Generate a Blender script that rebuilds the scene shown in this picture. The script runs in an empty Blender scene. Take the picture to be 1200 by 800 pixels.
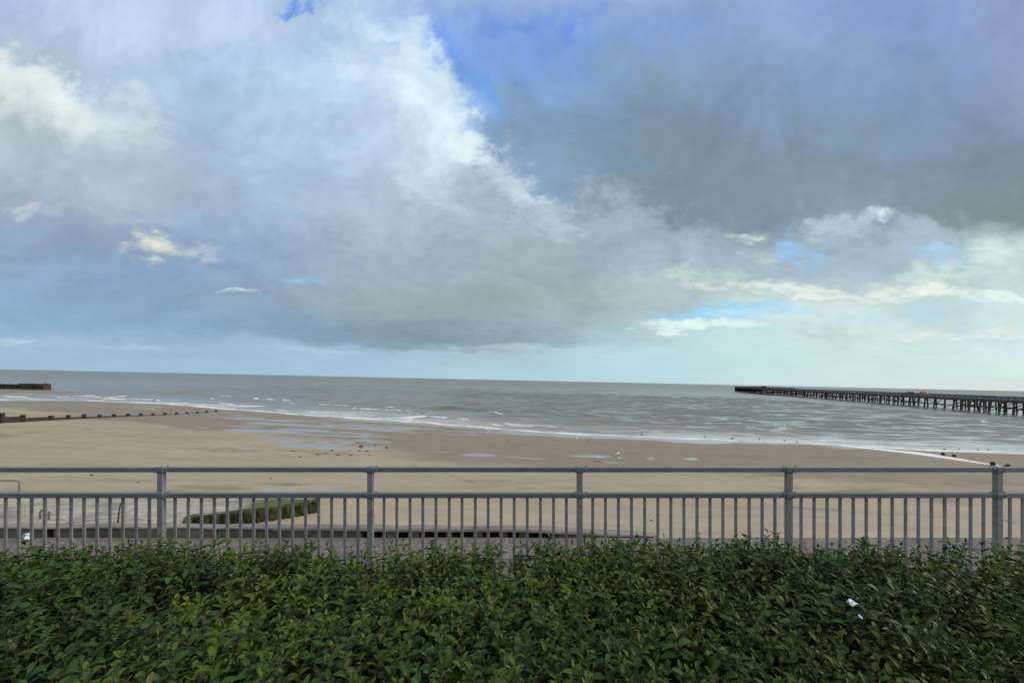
import bpy, bmesh, math, random
import numpy as np
from mathutils import Vector, Matrix

random.seed(7)
rng = np.random.default_rng(11)
S = bpy.context.scene
COL = S.collection

# ------------------------------------------------------------------ camera
CAM_H = 7.0                       # metres above the water
F = 433.0 / 1200.0                # focal length in widths of the frame
HOR = 445.3                       # image row of the optical axis on the photograph
ROLL = math.atan(0.0214)
RIGHT = Vector((math.cos(ROLL), 0, math.sin(ROLL)))
UP = Vector((-math.sin(ROLL), 0, math.cos(ROLL)))
FWD = Vector((0, 1, 0))
CAM = Vector((0, 0, CAM_H))
cd = bpy.data.cameras.new('camera'); cam = bpy.data.objects.new('camera', cd); COL.objects.link(cam)
cd.sensor_width = 36.0; cd.lens = 36.0 * F; cd.shift_y = 45.3 / 1200.0
cd.clip_start = 0.05; cd.clip_end = 200000.0
m = Matrix.Identity(4)
for i in range(3):
    m[i][0] = RIGHT[i]; m[i][1] = UP[i]; m[i][2] = -FWD[i]; m[i][3] = CAM[i]
cam.matrix_world = m
S.camera = cam

# ------------------------------------------------------------------ exposure, sun
S.view_settings.view_transform = 'Standard'; S.view_settings.look = 'None'
S.view_settings.exposure = 0.0; S.view_settings.gamma = 1.0; S.view_settings.use_curve_mapping = False
S.cycles.max_bounces = 6; S.cycles.transparent_max_bounces = 8
SUN_AZ = math.radians(93)         # clockwise from +Y: off to the right
SUN_EL = math.radians(30)
sd = bpy.data.lights.new('sun', 'SUN'); sd.energy = 2.0; sd.angle = math.radians(18); sd.color = (1.0, 0.9, 0.76)
sun = bpy.data.objects.new('sun', sd); COL.objects.link(sun)
sv = Vector((math.sin(SUN_AZ) * math.cos(SUN_EL), math.cos(SUN_AZ) * math.cos(SUN_EL), math.sin(SUN_EL)))
sun.rotation_euler = sv.to_track_quat('Z', 'Y').to_euler()
sun.location = (40, 10, 40)

# ------------------------------------------------------------------ node helpers
def lin(c):
    out = []
    for v in c:
        v = v / 255.0
        out.append(v / 12.92 if v <= 0.04045 else ((v + 0.055) / 1.055) ** 2.4)
    return out

class NT:
    def __init__(s, nt): s.nt = nt; s.n = nt.nodes; s.l = nt.links
    def new(s, t, **k):
        n = s.n.new(t)
        for a, b in k.items(): setattr(n, a, b)
        return n
    def put(s, sock, v):
        if isinstance(v, bpy.types.NodeSocket): s.l.new(v, sock)
        elif v is not None:
            if sock.type == 'RGBA' and hasattr(v, '__len__') and len(v) == 3: v = (*v, 1)
            sock.default_value = v
    def math(s, op, a, b=None, c=None, clamp=False):
        n = s.new('ShaderNodeMath', operation=op, use_clamp=clamp)
        s.put(n.inputs[0], a)
        if b is not None: s.put(n.inputs[1], b)
        if c is not None: s.put(n.inputs[2], c)
        return n.outputs[0]
    def vmath(s, op, a, b=None, scale=None):
        n = s.new('ShaderNodeVectorMath', operation=op)
        s.put(n.inputs[0], a)
        if b is not None: s.put(n.inputs[1], b)
        if scale is not None: s.put(n.inputs['Scale'], scale)
        return n.outputs['Value'] if op in ('DOT_PRODUCT', 'LENGTH') else n.outputs[0]
    def rng(s, v, a, b, c=0.0, d=1.0, smooth=False):
        n = s.new('ShaderNodeMapRange'); n.clamp = True
        if smooth: n.interpolation_type = 'SMOOTHSTEP'
        s.put(n.inputs[0], v); s.put(n.inputs[1], a); s.put(n.inputs[2], b); s.put(n.inputs[3], c); s.put(n.inputs[4], d)
        return n.outputs[0]
    def noise(s, vec, scale, detail=4, rough=0.5, dist=0.0, color=False):
        n = s.new('ShaderNodeTexNoise')
        if vec is not None: s.put(n.inputs['Vector'], vec)
        n.inputs['Scale'].default_value = scale; n.inputs['Detail'].default_value = detail
        n.inputs['Roughness'].default_value = rough; n.inputs['Distortion'].default_value = dist
        return n.outputs['Color'] if color else n.outputs['Fac']
    def mix(s, f, a, b, mode='MIX'):
        n = s.new('ShaderNodeMix', data_type='RGBA', blend_type=mode)
        s.put(n.inputs[0], f); s.put(n.inputs[6], a); s.put(n.inputs[7], b)
        return n.outputs[2]
    def ramp(s, f, stops, interp='EASE'):
        n = s.new('ShaderNodeValToRGB'); cr = n.color_ramp; cr.interpolation = interp
        cr.elements[0].position = stops[0][0]; cr.elements[0].color = (*stops[0][1], 1)
        cr.elements[1].position = stops[-1][0]; cr.elements[1].color = (*stops[-1][1], 1)
        for p, c in stops[1:-1]:
            e = cr.elements.new(p); e.color = (*c, 1)
        s.put(n.inputs[0], f)
        return n.outputs[0]
    def comb(s, x, y, z=0.0):
        n = s.new('ShaderNodeCombineXYZ'); s.put(n.inputs[0], x); s.put(n.inputs[1], y); s.put(n.inputs[2], z)
        return n.outputs[0]
    def sep(s, v):
        n = s.new('ShaderNodeSeparateXYZ'); s.put(n.inputs[0], v); return n.outputs

# ------------------------------------------------------------------ world: nishita sky behind a broken cloud deck
def px_uv(px, py):
    a = (px - 600) / 433.0; b = (HOR - py) / 433.0
    return a * math.cos(ROLL) - b * math.sin(ROLL), a * math.sin(ROLL) + b * math.cos(ROLL)

def build_world():
    w = bpy.data.worlds.new('World'); S.world = w; w.use_nodes = True
    w.node_tree.nodes.clear(); N = NT(w.node_tree)
    tc = N.new('ShaderNodeTexCoord'); d = tc.outputs['Generated']
    sky = N.new('ShaderNodeTexSky', sky_type='NISHITA'); sky.sun_disc = False
    sky.sun_elevation = SUN_EL; sky.sun_rotation = SUN_AZ; sky.air_density = 1.2; sky.dust_density = 1.5
    x, y, z = N.sep(d)
    yc = N.math('MAXIMUM', y, 0.08)
    u = N.math('DIVIDE', x, yc); v = N.math('DIVIDE', z, yc)
    u = N.rng(u, -3, 3, -3, 3); v = N.rng(v, -0.1, 3, -0.1, 3)
    q = N.comb(N.math('MULTIPLY', u, 1.75), N.math('MULTIPLY', N.math('LOGARITHM', N.math('ADD', N.math('MAXIMUM', v, 0.0), 0.17), 2.718282), 1.75), 3.7)
    n1 = N.noise(q, 1.5, 5, 0.55, 0.3, True)
    n2 = N.noise(q, 4.2, 6, 0.58, 0.2, True)
    n1c = N.vmath('SUBTRACT', n1, (0.5, 0.5, 0.5)); n2c = N.vmath('SUBTRACT', n2, (0.5, 0.5, 0.5))
    amp = N.math('ADD', N.math('MULTIPLY', v, 0.9), 0.12, clamp=True)
    n4c = N.vmath('SUBTRACT', N.noise(q, 11.0, 6, 0.6, 0.4, True), (0.5, 0.5, 0.5))
    wv = N.vmath('ADD', N.vmath('ADD', N.vmath('SCALE', n1c, scale=0.42), N.vmath('SCALE', n2c, scale=0.36)), N.vmath('SCALE', n4c, scale=0.13))
    wv = N.vmath('MULTIPLY', wv, (1.25, 0.9, 0))
    uv = N.comb(u, v, 0)
    uvw = N.vmath('ADD', uv, N.vmath('SCALE', wv, scale=amp))
    uw, vw, _ = N.sep(uvw)
    fac = N.rng(uw, -1.5, 1.5)
    K = 10.0
    def C(c):
        l = .3 * c[0] + .59 * c[1] + .11 * c[2]
        r_, g_, b_ = [k * 1.0 for k in c]
        return lin((r_ * .958, min(g_ * 1.003, 255), min(b_ * 1.0, 255)))
    rows = [
      (446, [(0,(156,176,196)),(200,(156,178,198)),(400,(162,184,204)),(600,(174,194,208)),(750,(184,202,212)),(900,(194,208,214)),(1050,(204,211,211)),(1200,(208,212,208))]),
      (415, [(0,(152,174,198)),(200,(148,170,196)),(400,(154,178,202)),(600,(168,186,202)),(750,(178,204,212)),(900,(190,210,212)),(1050,(198,212,212)),(1200,(204,214,212))]),
      (392, [(0,(136,166,192)),(200,(130,158,186)),(350,(130,154,178)),(480,(134,148,162)),(600,(146,164,178)),(720,(172,190,198)),(850,(188,206,210)),(1000,(196,208,208)),(1200,(196,212,216))]),
      (355, [(0,(132,156,186)),(150,(128,150,180)),(300,(138,152,174)),(420,(146,156,164)),(550,(144,154,160)),(680,(156,166,172)),(780,(172,184,190)),(880,(196,206,206)),(1000,(200,206,204)),(1100,(192,204,210)),(1200,(200,210,212))]),
      (300, [(0,(136,150,176)),(120,(138,152,178)),(260,(134,150,180)),(380,(148,162,182)),(500,(154,166,180)),(620,(158,168,174)),(740,(154,166,178)),(860,(152,164,176)),(980,(162,176,190)),(1100,(166,176,186)),(1200,(190,196,198))]),
      (240, [(0,(158,168,180)),(120,(166,176,186)),(250,(156,170,190)),(370,(162,176,198)),(500,(164,176,194)),(600,(158,168,178)),(690,(134,150,164)),(800,(116,130,138)),(900,(120,134,142)),(1020,(132,146,156)),(1130,(114,126,130)),(1200,(118,128,132))]),
      (170, [(0,(180,188,194)),(110,(178,188,200)),(230,(162,176,198)),(340,(172,188,210)),(450,(188,200,222)),(540,(204,212,224)),(610,(134,154,184)),(720,(120,136,154)),(850,(120,134,148)),(980,(124,140,160)),(1100,(124,138,158)),(1200,(118,128,142))]),
      (95,  [(0,(182,190,202)),(110,(170,182,204)),(220,(164,182,210)),(330,(182,200,224)),(430,(196,208,228)),(500,(200,212,234)),(560,(118,154,216)),(640,(126,154,200)),(760,(130,146,176)),(900,(128,144,176)),(1040,(124,144,180)),(1200,(132,142,172))]),
      (20,  [(0,(166,176,210)),(130,(188,196,220)),(240,(184,194,220)),(330,(160,178,214)),(420,(168,190,222)),(500,(136,164,212)),(580,(120,152,208)),(660,(110,144,204)),(760,(126,150,200)),(900,(134,152,192)),(1050,(126,148,194)),(1200,(136,146,186))]),
    ]
    col = None; prev = None
    for py, st in rows:
        _, vv = px_uv(600, py)
        stops = [((px_uv(p, py)[0] + 1.5) / 3.0, C(c)) for p, c in st]
        r = N.ramp(fac, stops)
        if col is None: col = r
        else:
            col = N.mix(N.rng(vw, prev, vv, 0, 1, True), col, r)
        prev = vv
    # individual clouds and gaps: (px, py, rx, ry, rot, colour, opacity, edge, ragged)
    blobs = [
      (855,215,330,58,6,(118,132,144),.5,.7,.5), (1140,222,150,36,-4,(114,126,132),.6,.6,.5), (690,150,120,60,20,(124,144,172),.5,.8,.4),
      (560,365,190,46,-2,(150,158,163),.6,.6,.5), (470,392,170,16,2,(122,138,156),.75,.45,.6), 
      (150,372,200,14,1,(126,150,180),.6,.5,.7), 
      (640,205,70,40,30,(128,146,176),.6,.5,.7),
      (30,112,112,36,18,(228,228,228),.9,.3,.42), (40,165,170,46,8,(170,178,188),.8,.75,.5), (150,128,50,16,20,(190,200,216),.7,.6,.7), 
      (150,15,160,40,10,(196,202,224),.6,.7,.5),(390,55,70,70,20,(182,198,226),.7,.6,.5),
      (495,118,120,46,38,(220,227,236),.9,.6,.6), (565,165,36,20,30,(230,234,240),.8,.45,.7), (500,215,40,26,20,(204,212,224),.6,.5,.6),
      (430,72,14,10,30,(136,174,230),.6,.8,.8),(528,62,26,40,-30,(92,140,220),.85,.7,.6),(585,110,22,34,-30,(112,154,222),.8,.6,.6),
      (640,4,90,16,0,(84,128,206),.9,.6,.5),(322,2,26,9,0,(96,140,220),.85,.6,.6),
      (700,40,60,26,-10,(134,158,200),.6,.7,.6),
      (180,285,34,13,0,(222,216,202),.95,.5,.4),(182,309,24,7,0,(204,204,198),.8,.6,.5),(236,290,26,10,0,(178,184,192),.8,.5,.8),(24,248,18,8,0,(190,190,198),.8,.5,.8),
      (95,215,60,22,0,(172,182,196),.6,.5,.9),(70,252,40,5,-5,(166,176,192),.6,.5,.8),
      (352,326,26,10,0,(158,186,220),.6,.8,.8),(283,343,20,5,-6,(208,220,234),.8,.6,.6),
      (365,412,60,6,4,(180,202,214),.6,.8,.9),(100,405,110,4,2,(162,186,204),.5,.8,.9),(20,401,30,5,0,(188,204,214),.6,.7,.8),(170,407,26,4,0,(180,202,214),.5,.7,.8),
      (640,407,80,5,0,(186,200,206),.6,.5,.9),
      (740,262,70,34,20,(176,186,196),.55,.5,.9),(640,250,40,26,10,(192,200,208),.6,.5,.9),(610,215,26,20,10,(206,214,222),.6,.5,.9),
      
      (888,274,22,8,-10,(214,216,214),.8,.7,.7),(1028,256,18,10,10,(220,226,232),.85,.6,.7),(930,292,20,15,40,(146,184,228),.85,.6,.8),
      (985,268,46,16,-10,(186,196,206),.7,.5,.9),(1060,285,60,22,-10,(170,182,192),.6,.5,.9),
      (830,322,90,13,-8,(204,206,202),.7,.7,.9),(910,338,110,8,3,(228,227,217),.9,.6,.9),(980,346,90,5,2,(226,227,221),.85,.6,.9),
      (1110,322,110,12,-12,(212,214,210),.75,.8,.95),(1095,342,40,8,0,(230,228,216),.9,.45,.8),(1180,300,70,14,-14,(208,212,212),.75,.8,.9),
      (1180,345,60,7,-4,(226,230,226),.8,.5,.8),(1098,305,30,8,-8,(162,196,226),.8,.6,.8),
      
      (850,369,90,9,-3,(152,198,232),.95,.5,.7),(760,352,60,14,-4,(170,178,182),.6,.5,.8),(950,374,110,8,0,(200,212,214),.8,.5,.9),
      (820,381,60,5,0,(222,228,226),.9,.4,.9),(960,388,70,7,4,(178,192,198),.55,.5,.9),
      (1060,372,90,8,-2,(184,204,216),.7,.5,.9),(1130,393,90,5,-2,(222,222,210),.7,.5,.9),
    ]
    blobs = [(70,205,90,30,0,(176,184,190),.6,.8,.8), (215,200,60,34,0,(166,176,192),.5,.8,.8), (440,262,90,44,20,(180,188,200),.6,.8,.8), (540,255,60,26,10,(186,192,198),.55,.7,.9),
      (470,318,80,30,5,(166,172,178),.6,.8,.8),  (250,75,90,26,-30,(176,190,214),.55,.8,.7), (300,135,60,30,-20,(176,188,210),.5,.8,.7),
      (90,60,110,18,8,(186,192,208),.6,.8,.7), (300,30,90,24,-10,(192,202,220),.6,.8,.7),  (1010,70,120,26,20,(140,156,184),.45,.8,.7),
       (700,215,80,18,10,(128,142,154),.5,.8,.7), (960,225,110,16,-6,(126,138,146),.5,.8,.8)] + blobs
    uvb = N.vmath('ADD', uv, N.vmath('SCALE', wv, scale=N.math('MULTIPLY', amp, 0.85)))
    n3 = N.math('ADD', N.math('MULTIPLY', N.noise(q, 5.0, 8, 0.66, 0.3), 0.65), N.math('MULTIPLY', N.noise(q, 17.0, 6, 0.62, 0.6), 0.35))
    n3c = N.math('SUBTRACT', n3, 0.5)
    for (px, py, rx, ry, rot, c, op, edge, rag) in blobs:
        cu, cv = px_uv(px, py)
        mp = N.new('ShaderNodeMapping', vector_type='TEXTURE'); N.put(mp.inputs[0], uvb)
        mp.inputs['Location'].default_value = (cu, cv, 0)
        mp.inputs['Rotation'].default_value = (0, 0, -math.radians(rot))
        mp.inputs['Scale'].default_value = (rx * 1.5 / 433, ry * 1.5 / 433, 1)
        ln = N.vmath('LENGTH', mp.outputs[0])
        g = N.math('SUBTRACT', 1.0, ln)
        g = N.math('MULTIPLY_ADD', n3c, rag * 3.0, g)
        mk = N.rng(g, 0.0, 0.08 + edge * 1.6, 0, op, True)
        col = N.mix(mk, col, C(c))
    # fine billow, cooler and lighter / greyer
    bill = N.noise(q, 2.2, 8, 0.6, 0.9); bill2 = N.noise(q, 11.0, 5, 0.6, 0.3)
    bf = N.math('ADD', N.math('MULTIPLY', N.math('SUBTRACT', bill, .5), 0.95), N.math('MULTIPLY', N.math('SUBTRACT', bill2, .5), 0.24))
    bf = N.math('ADD', 1.20, N.math('MULTIPLY', bf, N.rng(v, 0.0, 0.25, 0.15, 0.8)))
    col = N.vmath('SCALE', col, scale=N.math('MULTIPLY', bf, K))
    # unseen sky: cloud shaped for its light, dim low behind, bright overhead and right
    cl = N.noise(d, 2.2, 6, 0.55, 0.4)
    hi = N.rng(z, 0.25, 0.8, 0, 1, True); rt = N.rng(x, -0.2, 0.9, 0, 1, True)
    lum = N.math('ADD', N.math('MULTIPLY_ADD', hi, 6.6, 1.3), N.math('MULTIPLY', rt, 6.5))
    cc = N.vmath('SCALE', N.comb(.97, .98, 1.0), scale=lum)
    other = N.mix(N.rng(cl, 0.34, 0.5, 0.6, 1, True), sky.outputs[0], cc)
    front = N.rng(y, 0.12, 0.42, 0, 1, True)
    fz = N.rng(z, 0.82, 0.66, 0, 1, True)
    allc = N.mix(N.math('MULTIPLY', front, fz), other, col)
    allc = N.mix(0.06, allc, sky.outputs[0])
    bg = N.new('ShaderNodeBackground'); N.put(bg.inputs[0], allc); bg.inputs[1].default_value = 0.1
    out = N.new('ShaderNodeOutputWorld'); N.l.new(bg.outputs[0], out.inputs[0])
build_world()

# ------------------------------------------------------------------ numpy noise
def _hash(ix, iy, seed):
    h = (ix.astype(np.int64) * 374761393 + iy.astype(np.int64) * 668265263 + seed * 1442695041) & 0xffffffff
    h = ((h ^ (h >> 13)) * 1274126177) & 0xffffffff
    return ((h ^ (h >> 16)) & 0xffff) / 65535.0
def vnoise(x, y, seed=0):
    x = np.asarray(x, float); y = np.asarray(y, float)
    ix = np.floor(x); iy = np.floor(y); fx = x - ix; fy = y - iy
    fx = fx * fx * (3 - 2 * fx); fy = fy * fy * (3 - 2 * fy)
    a = _hash(ix, iy, seed); b = _hash(ix + 1, iy, seed); c = _hash(ix, iy + 1, seed); d = _hash(ix + 1, iy + 1, seed)
    return (a * (1 - fx) + b * fx) * (1 - fy) + (c * (1 - fx) + d * fx) * fy
def fbm(x, y, seed=0, oct=4, gain=.5):
    t = 0; a = 1; s = 0
    for o in range(oct):
        t = t + a * vnoise(x * 2 ** o, y * 2 ** o, seed + o * 17); s += a; a *= gain
    return t / s
def sstep(a, b, x):
    t = np.clip((x - a) / (b - a), 0, 1); return t * t * (3 - 2 * t)

# ------------------------------------------------------------------ the lie of the beach
SHX = np.array([-3000, -600, -250, -150, -113, -102, -76, -48, -29, -13, 0, 11, 21.5, 32, 40.6, 48, 58, 90, 150, 400, 3000.])
SHY = np.array([150, 130, 105, 90, 83, 88, 82, 70, 63, 57.6, 52, 48.5, 47, 46, 44.5, 42, 41.6, 41, 36, 20, -100.])
def shore_s(x, y):
    ys = np.interp(x, SHX, SHY); dx = 1.0
    sl = (np.interp(x + 3, SHX, SHY) - np.interp(x - 3, SHX, SHY)) / 6.0
    return (ys - y) / np.sqrt(1 + np.clip(sl, -.8, .8) ** 2)
def beach(x, y):
    x = np.asarray(x, float); y = np.asarray(y, float)
    s = shore_s(x, y)
    h = np.where(s > 0, 0.9 * (1 - np.exp(-s / 30.0)) + 0.006 * s, np.maximum(0.035 * s, -3.0))
    h = h + (fbm(x / 9, y / 6, 5, 3) - .5) * 0.10 * sstep(0, 8, s)
    spit = np.exp(-((y - 117 - 0.03 * (x + 150)) / 10.0) ** 2) * sstep(-128, -150, x) * 2.4
    h = h + np.minimum(spit, np.maximum(0.3 - h, 0))
    return h
def ray(px, py):
    a = (px - 600) / 433.0; b = (HOR - py) / 433.0
    return FWD + RIGHT * a + UP * b
def hit(px, py, dz=0.0):
    d = ray(px, py)
    ts = np.linspace(6, 200, 4000)
    z = CAM.z + ts * d.z; g = np.maximum(beach(ts * d.x, ts * d.y), 0) + dz
    k = int(np.argmax(z < g)); t = ts[k]
    return Vector((t * d.x, t * d.y, float(max(beach(t * d.x, t * d.y), 0)) + dz))
def at_depth(px, py, Y):
    return CAM + ray(px, py) * Y
def T(x, y, z):                       # promenade frame (falls 1.2 degrees to the left), origin under the camera lens
    return CAM + RIGHT * x + FWD * y + UP * z

# ------------------------------------------------------------------ mesh helpers
def link(name, me, mat, parent=None):
    o = bpy.data.objects.new(name, me); COL.objects.link(o)
    if mat is not None:
        me.materials.clear(); me.materials.append(mat)
    if parent is not None: o.parent = parent
    return o
def tag(o, label=None, cat=None, group=None, kind=None):
    if label: o['label'] = label
    if cat: o['category'] = cat
    if group: o['group'] = group
    if kind: o['kind'] = kind
    return o
def empty(name, loc, rot=(0, 0, 0)):
    o = bpy.data.objects.new(name, None); COL.objects.link(o); o.location = loc; o.rotation_euler = rot
    o.empty_display_size = .2
    return o
def mesh_np(name, verts, faces, smooth=True, attrs=None):
    me = bpy.data.meshes.new(name)
    nv = len(verts); nf = len(faces); k = faces.shape[1]
    me.vertices.add(nv); me.vertices.foreach_set('co', np.asarray(verts, np.float32).ravel())
    me.loops.add(nf * k); me.loops.foreach_set('vertex_index', faces.astype(np.int32).ravel())
    me.polygons.add(nf); me.polygons.foreach_set('loop_start', np.arange(0, nf * k, k, dtype=np.int32))
    me.polygons.foreach_set('loop_total', np.full(nf, k, np.int32))
    me.update(calc_edges=True)
    if smooth: me.polygons.foreach_set('use_smooth', np.ones(nf, bool))
    for an, av in (attrs or {}).items():
        a = me.attributes.new(an, 'FLOAT', 'POINT'); a.data.foreach_set('value', np.asarray(av, np.float32).ravel())
    return me
def grid_faces(nx, ny):
    i = np.arange(ny - 1)[:, None] * nx + np.arange(nx - 1)[None, :]
    return np.stack([i, i + 1, i + 1 + nx, i + nx], -1).reshape(-1, 4)
def axis(dense0, dense1, step, far0, far1, grow=1.12):
    a = list(np.arange(dense0, dense1, step)); st = step
    while a[-1] < far1: st *= grow; a.append(a[-1] + st)
    st = step; b = [a[0]]
    while b[-1] > far0: st *= grow; b.append(b[-1] - st)
    return np.array(b[:0:-1] + a)

class MB:
    """collects boxes, tubes and prisms into one mesh"""
    def __init__(s): s.bm = bmesh.new()
    def box(s, c, size, rot=None, bevel=0.0, jitter=0):
        r = bmesh.ops.create_cube(s.bm, size=1.0); vs = r['verts']
        M = Matrix.Translation(Vector(c)) @ (rot.to_4x4() if rot is not None else Matrix.Identity(4)) @ Matrix.Diagonal((*size, 1))
        bmesh.ops.transform(s.bm, matrix=M, verts=vs)
        if jitter:
            for v in vs: v.co += Vector((random.uniform(-1, 1), random.uniform(-1, 1), random.uniform(-1, 1))) * jitter
        if bevel:
            es = list({e for v in vs for e in v.link_edges})
            bmesh.ops.bevel(s.bm, geom=es, offset=bevel, segments=2, affect='EDGES', profile=.5)
        return s
    def tube(s, pts, radii, seg=8, cap=True):
        pts = [Vector(p) for p in pts]
        if not hasattr(radii, '__len__'): radii = [radii] * len(pts)
        rings = []; up = None
        for i, p in enumerate(pts):
            t = (pts[min(i + 1, len(pts) - 1)] - pts[max(i - 1, 0)]).normalized()
            if up is None:
                up = Vector((0, 0, 1)) if abs(t.z) < .9 else Vector((1, 0, 0))
            a = t.cross(up).normalized(); b = a.cross(t).normalized(); up = b
            r = radii[i]; rx, ry = (r if hasattr(r, '__len__') else (r, r))
            rings.append([s.bm.verts.new(p + a * rx * math.cos(2 * math.pi * k / seg) + b * ry * math.sin(2 * math.pi * k / seg)) for k in range(seg)])
        for i in range(len(rings) - 1):
            for k in range(seg):
                s.bm.faces.new((rings[i][k], rings[i][(k + 1) % seg], rings[i + 1][(k + 1) % seg], rings[i + 1][k]))
        if cap:
            s.bm.faces.new(rings[0][::-1]); s.bm.faces.new(rings[-1])
        return s
    def prism(s, poly, z0, z1):            # poly of (x,y) or (x,y,ztop)
        b = [s.bm.verts.new((p[0], p[1], z0)) for p in poly]
        t = [s.bm.verts.new((p[0], p[1], p[2] if len(p) > 2 else z1)) for p in poly]
        n = len(poly); s.bm.faces.new(b[::-1]); s.bm.faces.new(t)
        for i in range(n): s.bm.faces.new((b[i], b[(i + 1) % n], t[(i + 1) % n], t[i]))
        return s
    def build(s, name, mat, parent=None, smooth=False):
        bmesh.ops.recalc_face_normals(s.bm, faces=s.bm.faces)
        me = bpy.data.meshes.new(name); s.bm.to_mesh(me); s.bm.free()
        if smooth:
            for p in me.polygons: p.use_smooth = True
        return link(name, me, mat, parent)

# ------------------------------------------------------------------ materials
def mat(name):
    mt = bpy.data.materials.new(name); mt.use_nodes = True; mt.node_tree.nodes.clear(); N = NT(mt.node_tree)
    p = N.new('ShaderNodeBsdfPrincipled'); o = N.new('ShaderNodeOutputMaterial'); N.l.new(p.outputs[0], o.inputs[0])
    return mt, N, p, o
def simple(name, c1, c2, scale=6, rough=.7, bump=.0, bscale=30, metal=0, spec=.5, c3=None, scale3=2, detail=6):
    mt, N, p, o = mat(name)
    tc = N.new('ShaderNodeTexCoord').outputs['Object']
    n = N.noise(tc, scale, detail, .6)
    col = N.mix(N.rng(n, .3, .7), c1, c2)
    if c3 is not None: col = N.mix(N.rng(N.noise(tc, scale3, 5, .6, .5), .52, .68), col, c3)
    N.put(p.inputs['Base Color'], col)
    N.put(p.inputs['Roughness'], N.rng(N.noise(tc, scale * 2, 3), .3, .7, rough - .1, rough + .1))
    p.inputs['Metallic'].default_value = metal; p.inputs['Specular IOR Level'].default_value = spec
    if bump:
        b = N.new('ShaderNodeBump'); b.inputs['Strength'].default_value = bump; b.inputs['Distance'].default_value = .02
        N.put(b.inputs['Height'], N.noise(tc, bscale, 5, .65)); N.l.new(b.outputs[0], p.inputs['Normal'])
    return mt
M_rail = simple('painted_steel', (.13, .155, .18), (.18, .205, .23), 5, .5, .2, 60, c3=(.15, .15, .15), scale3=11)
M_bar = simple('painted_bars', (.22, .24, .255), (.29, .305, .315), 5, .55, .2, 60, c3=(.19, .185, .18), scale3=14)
M_clamp = simple('clamp_steel', (.09, .10, .125), (.13, .145, .165), 20, .55, .1, 60)
M_wood = simple('wet_timber', (.016, .013, .011), (.045, .036, .03), 3, .75, .5, 12, c3=(.02, .026, .014), scale3=1.5)
M_pier = simple('pier_timber', (.06, .06, .058), (.12, .117, .11), .8, .85, .4, 3)  # lightened: slight distance haze put into the timber colour
M_pierdeck = simple('pier_deck_timber', (.10, .105, .11), (.15, .155, .16), .8, .85, .3, 3)
M_jetty = simple('jetty_concrete', (.02, .019, .017), (.05, .045, .038), .35, .9, .3, 2)
M_jettytip = simple('jetty_rust', (.04, .032, .02), (.07, .055, .032), 1.2, .9, .3, 2)
M_pole = simple('pole_grey', (.25, .25, .25), (.35, .35, .33), 3, .6)
M_rock = simple('wet_rock', (.025, .023, .02), (.07, .06, .05), 4, .6, .5, 8, c3=(.02, .03, .012))
M_weed = simple('seaweed', (.02, .018, .01), (.05, .04, .02), 10, .7, .5, 30)
M_orange = simple('orange_tarpaulin', (.30, .15, .07), (.22, .14, .09), .9, .8, .3, 2)
M_shed = simple('shed_grey', (.06, .07, .095), (.09, .1, .12), .6, .7)
M_white = simple('gull_white', (.75, .75, .74), (.82, .82, .81), 20, .8)
M_wing = simple('gull_wing', (.28, .30, .33), (.36, .38, .41), 20, .8)
M_beak = simple('gull_beak', (.6, .35, .05), (.65, .4, .08), 20, .6)
M_litter = simple('white_plastic', (.45, .58, .70), (.66, .74, .82), 20, .4)
M_galv = simple('galvanised_pipe', (.13, .125, .12), (.2, .19, .18), 9, .55)
M_palepipe = simple('pale_pipe', (.34, .34, .37), (.42, .42, .44), 9, .55)

def concrete(name, c1, c2, c3, green=0.0):
    mt, N, p, o = mat(name)
    geo = N.new('ShaderNodeNewGeometry').outputs['Position']
    big = N.noise(geo, .9, 6, .6, .6); st = N.vmath('MULTIPLY', geo, (.5, 2.2, 2.0)); mid = N.noise(st, 2.2, 6, .65, .3)
    fine = N.noise(geo, 40, 4, .6)
    col = N.mix(N.rng(mid, .35, .65), c1, c2)
    col = N.mix(N.rng(big, .45, .65), col, c3)
    col = N.mix(N.rng(fine, .55, .75, 0, .5), col, (.08, .075, .07, 1))
    if green:
        at = N.new('ShaderNodeAttribute'); at.attribute_name = 'moss'
        g = N.rng(N.math('ADD', at.outputs['Fac'], N.math('MULTIPLY', N.math('SUBTRACT', mid, .5), 1.2)), .3, .75)
        gc = N.mix(N.noise(geo, 6, 4), (.05, .07, .018, 1), (.13, .16, .05, 1))
        col = N.mix(g, col, gc)
    N.put(p.inputs['Base Color'], col); p.inputs['Roughness'].default_value = .85
    b = N.new('ShaderNodeBump'); b.inputs['Strength'].default_value = .6; b.inputs['Distance'].default_value = .02
    N.put(b.inputs['Height'], N.math('ADD', mid, N.math('MULTIPLY', fine, .4))); N.l.new(b.outputs[0], p.inputs['Normal'])
    return mt
M_apron = concrete('weathered_concrete', (.30, .28, .235), (.46, .43, .36), (.22, .215, .185), 1.0)
M_coping = concrete('coping_concrete', (.21, .20, .18), (.30, .285, .25), (.16, .155, .145))
M_wall = concrete('sea_wall_concrete', (.14, .135, .125), (.2, .19, .17), (.11, .11, .10))
M_mossface = simple('moss_face', (.007, .010, .004), (.06, .085, .014), 4, .95, .9, 14, c3=(.055, .036, .018), scale3=1.6)
M_rust = simple('rust_stained', (.03, .02, .016), (.12, .07, .045), 14, .95, .6, 30)

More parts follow.
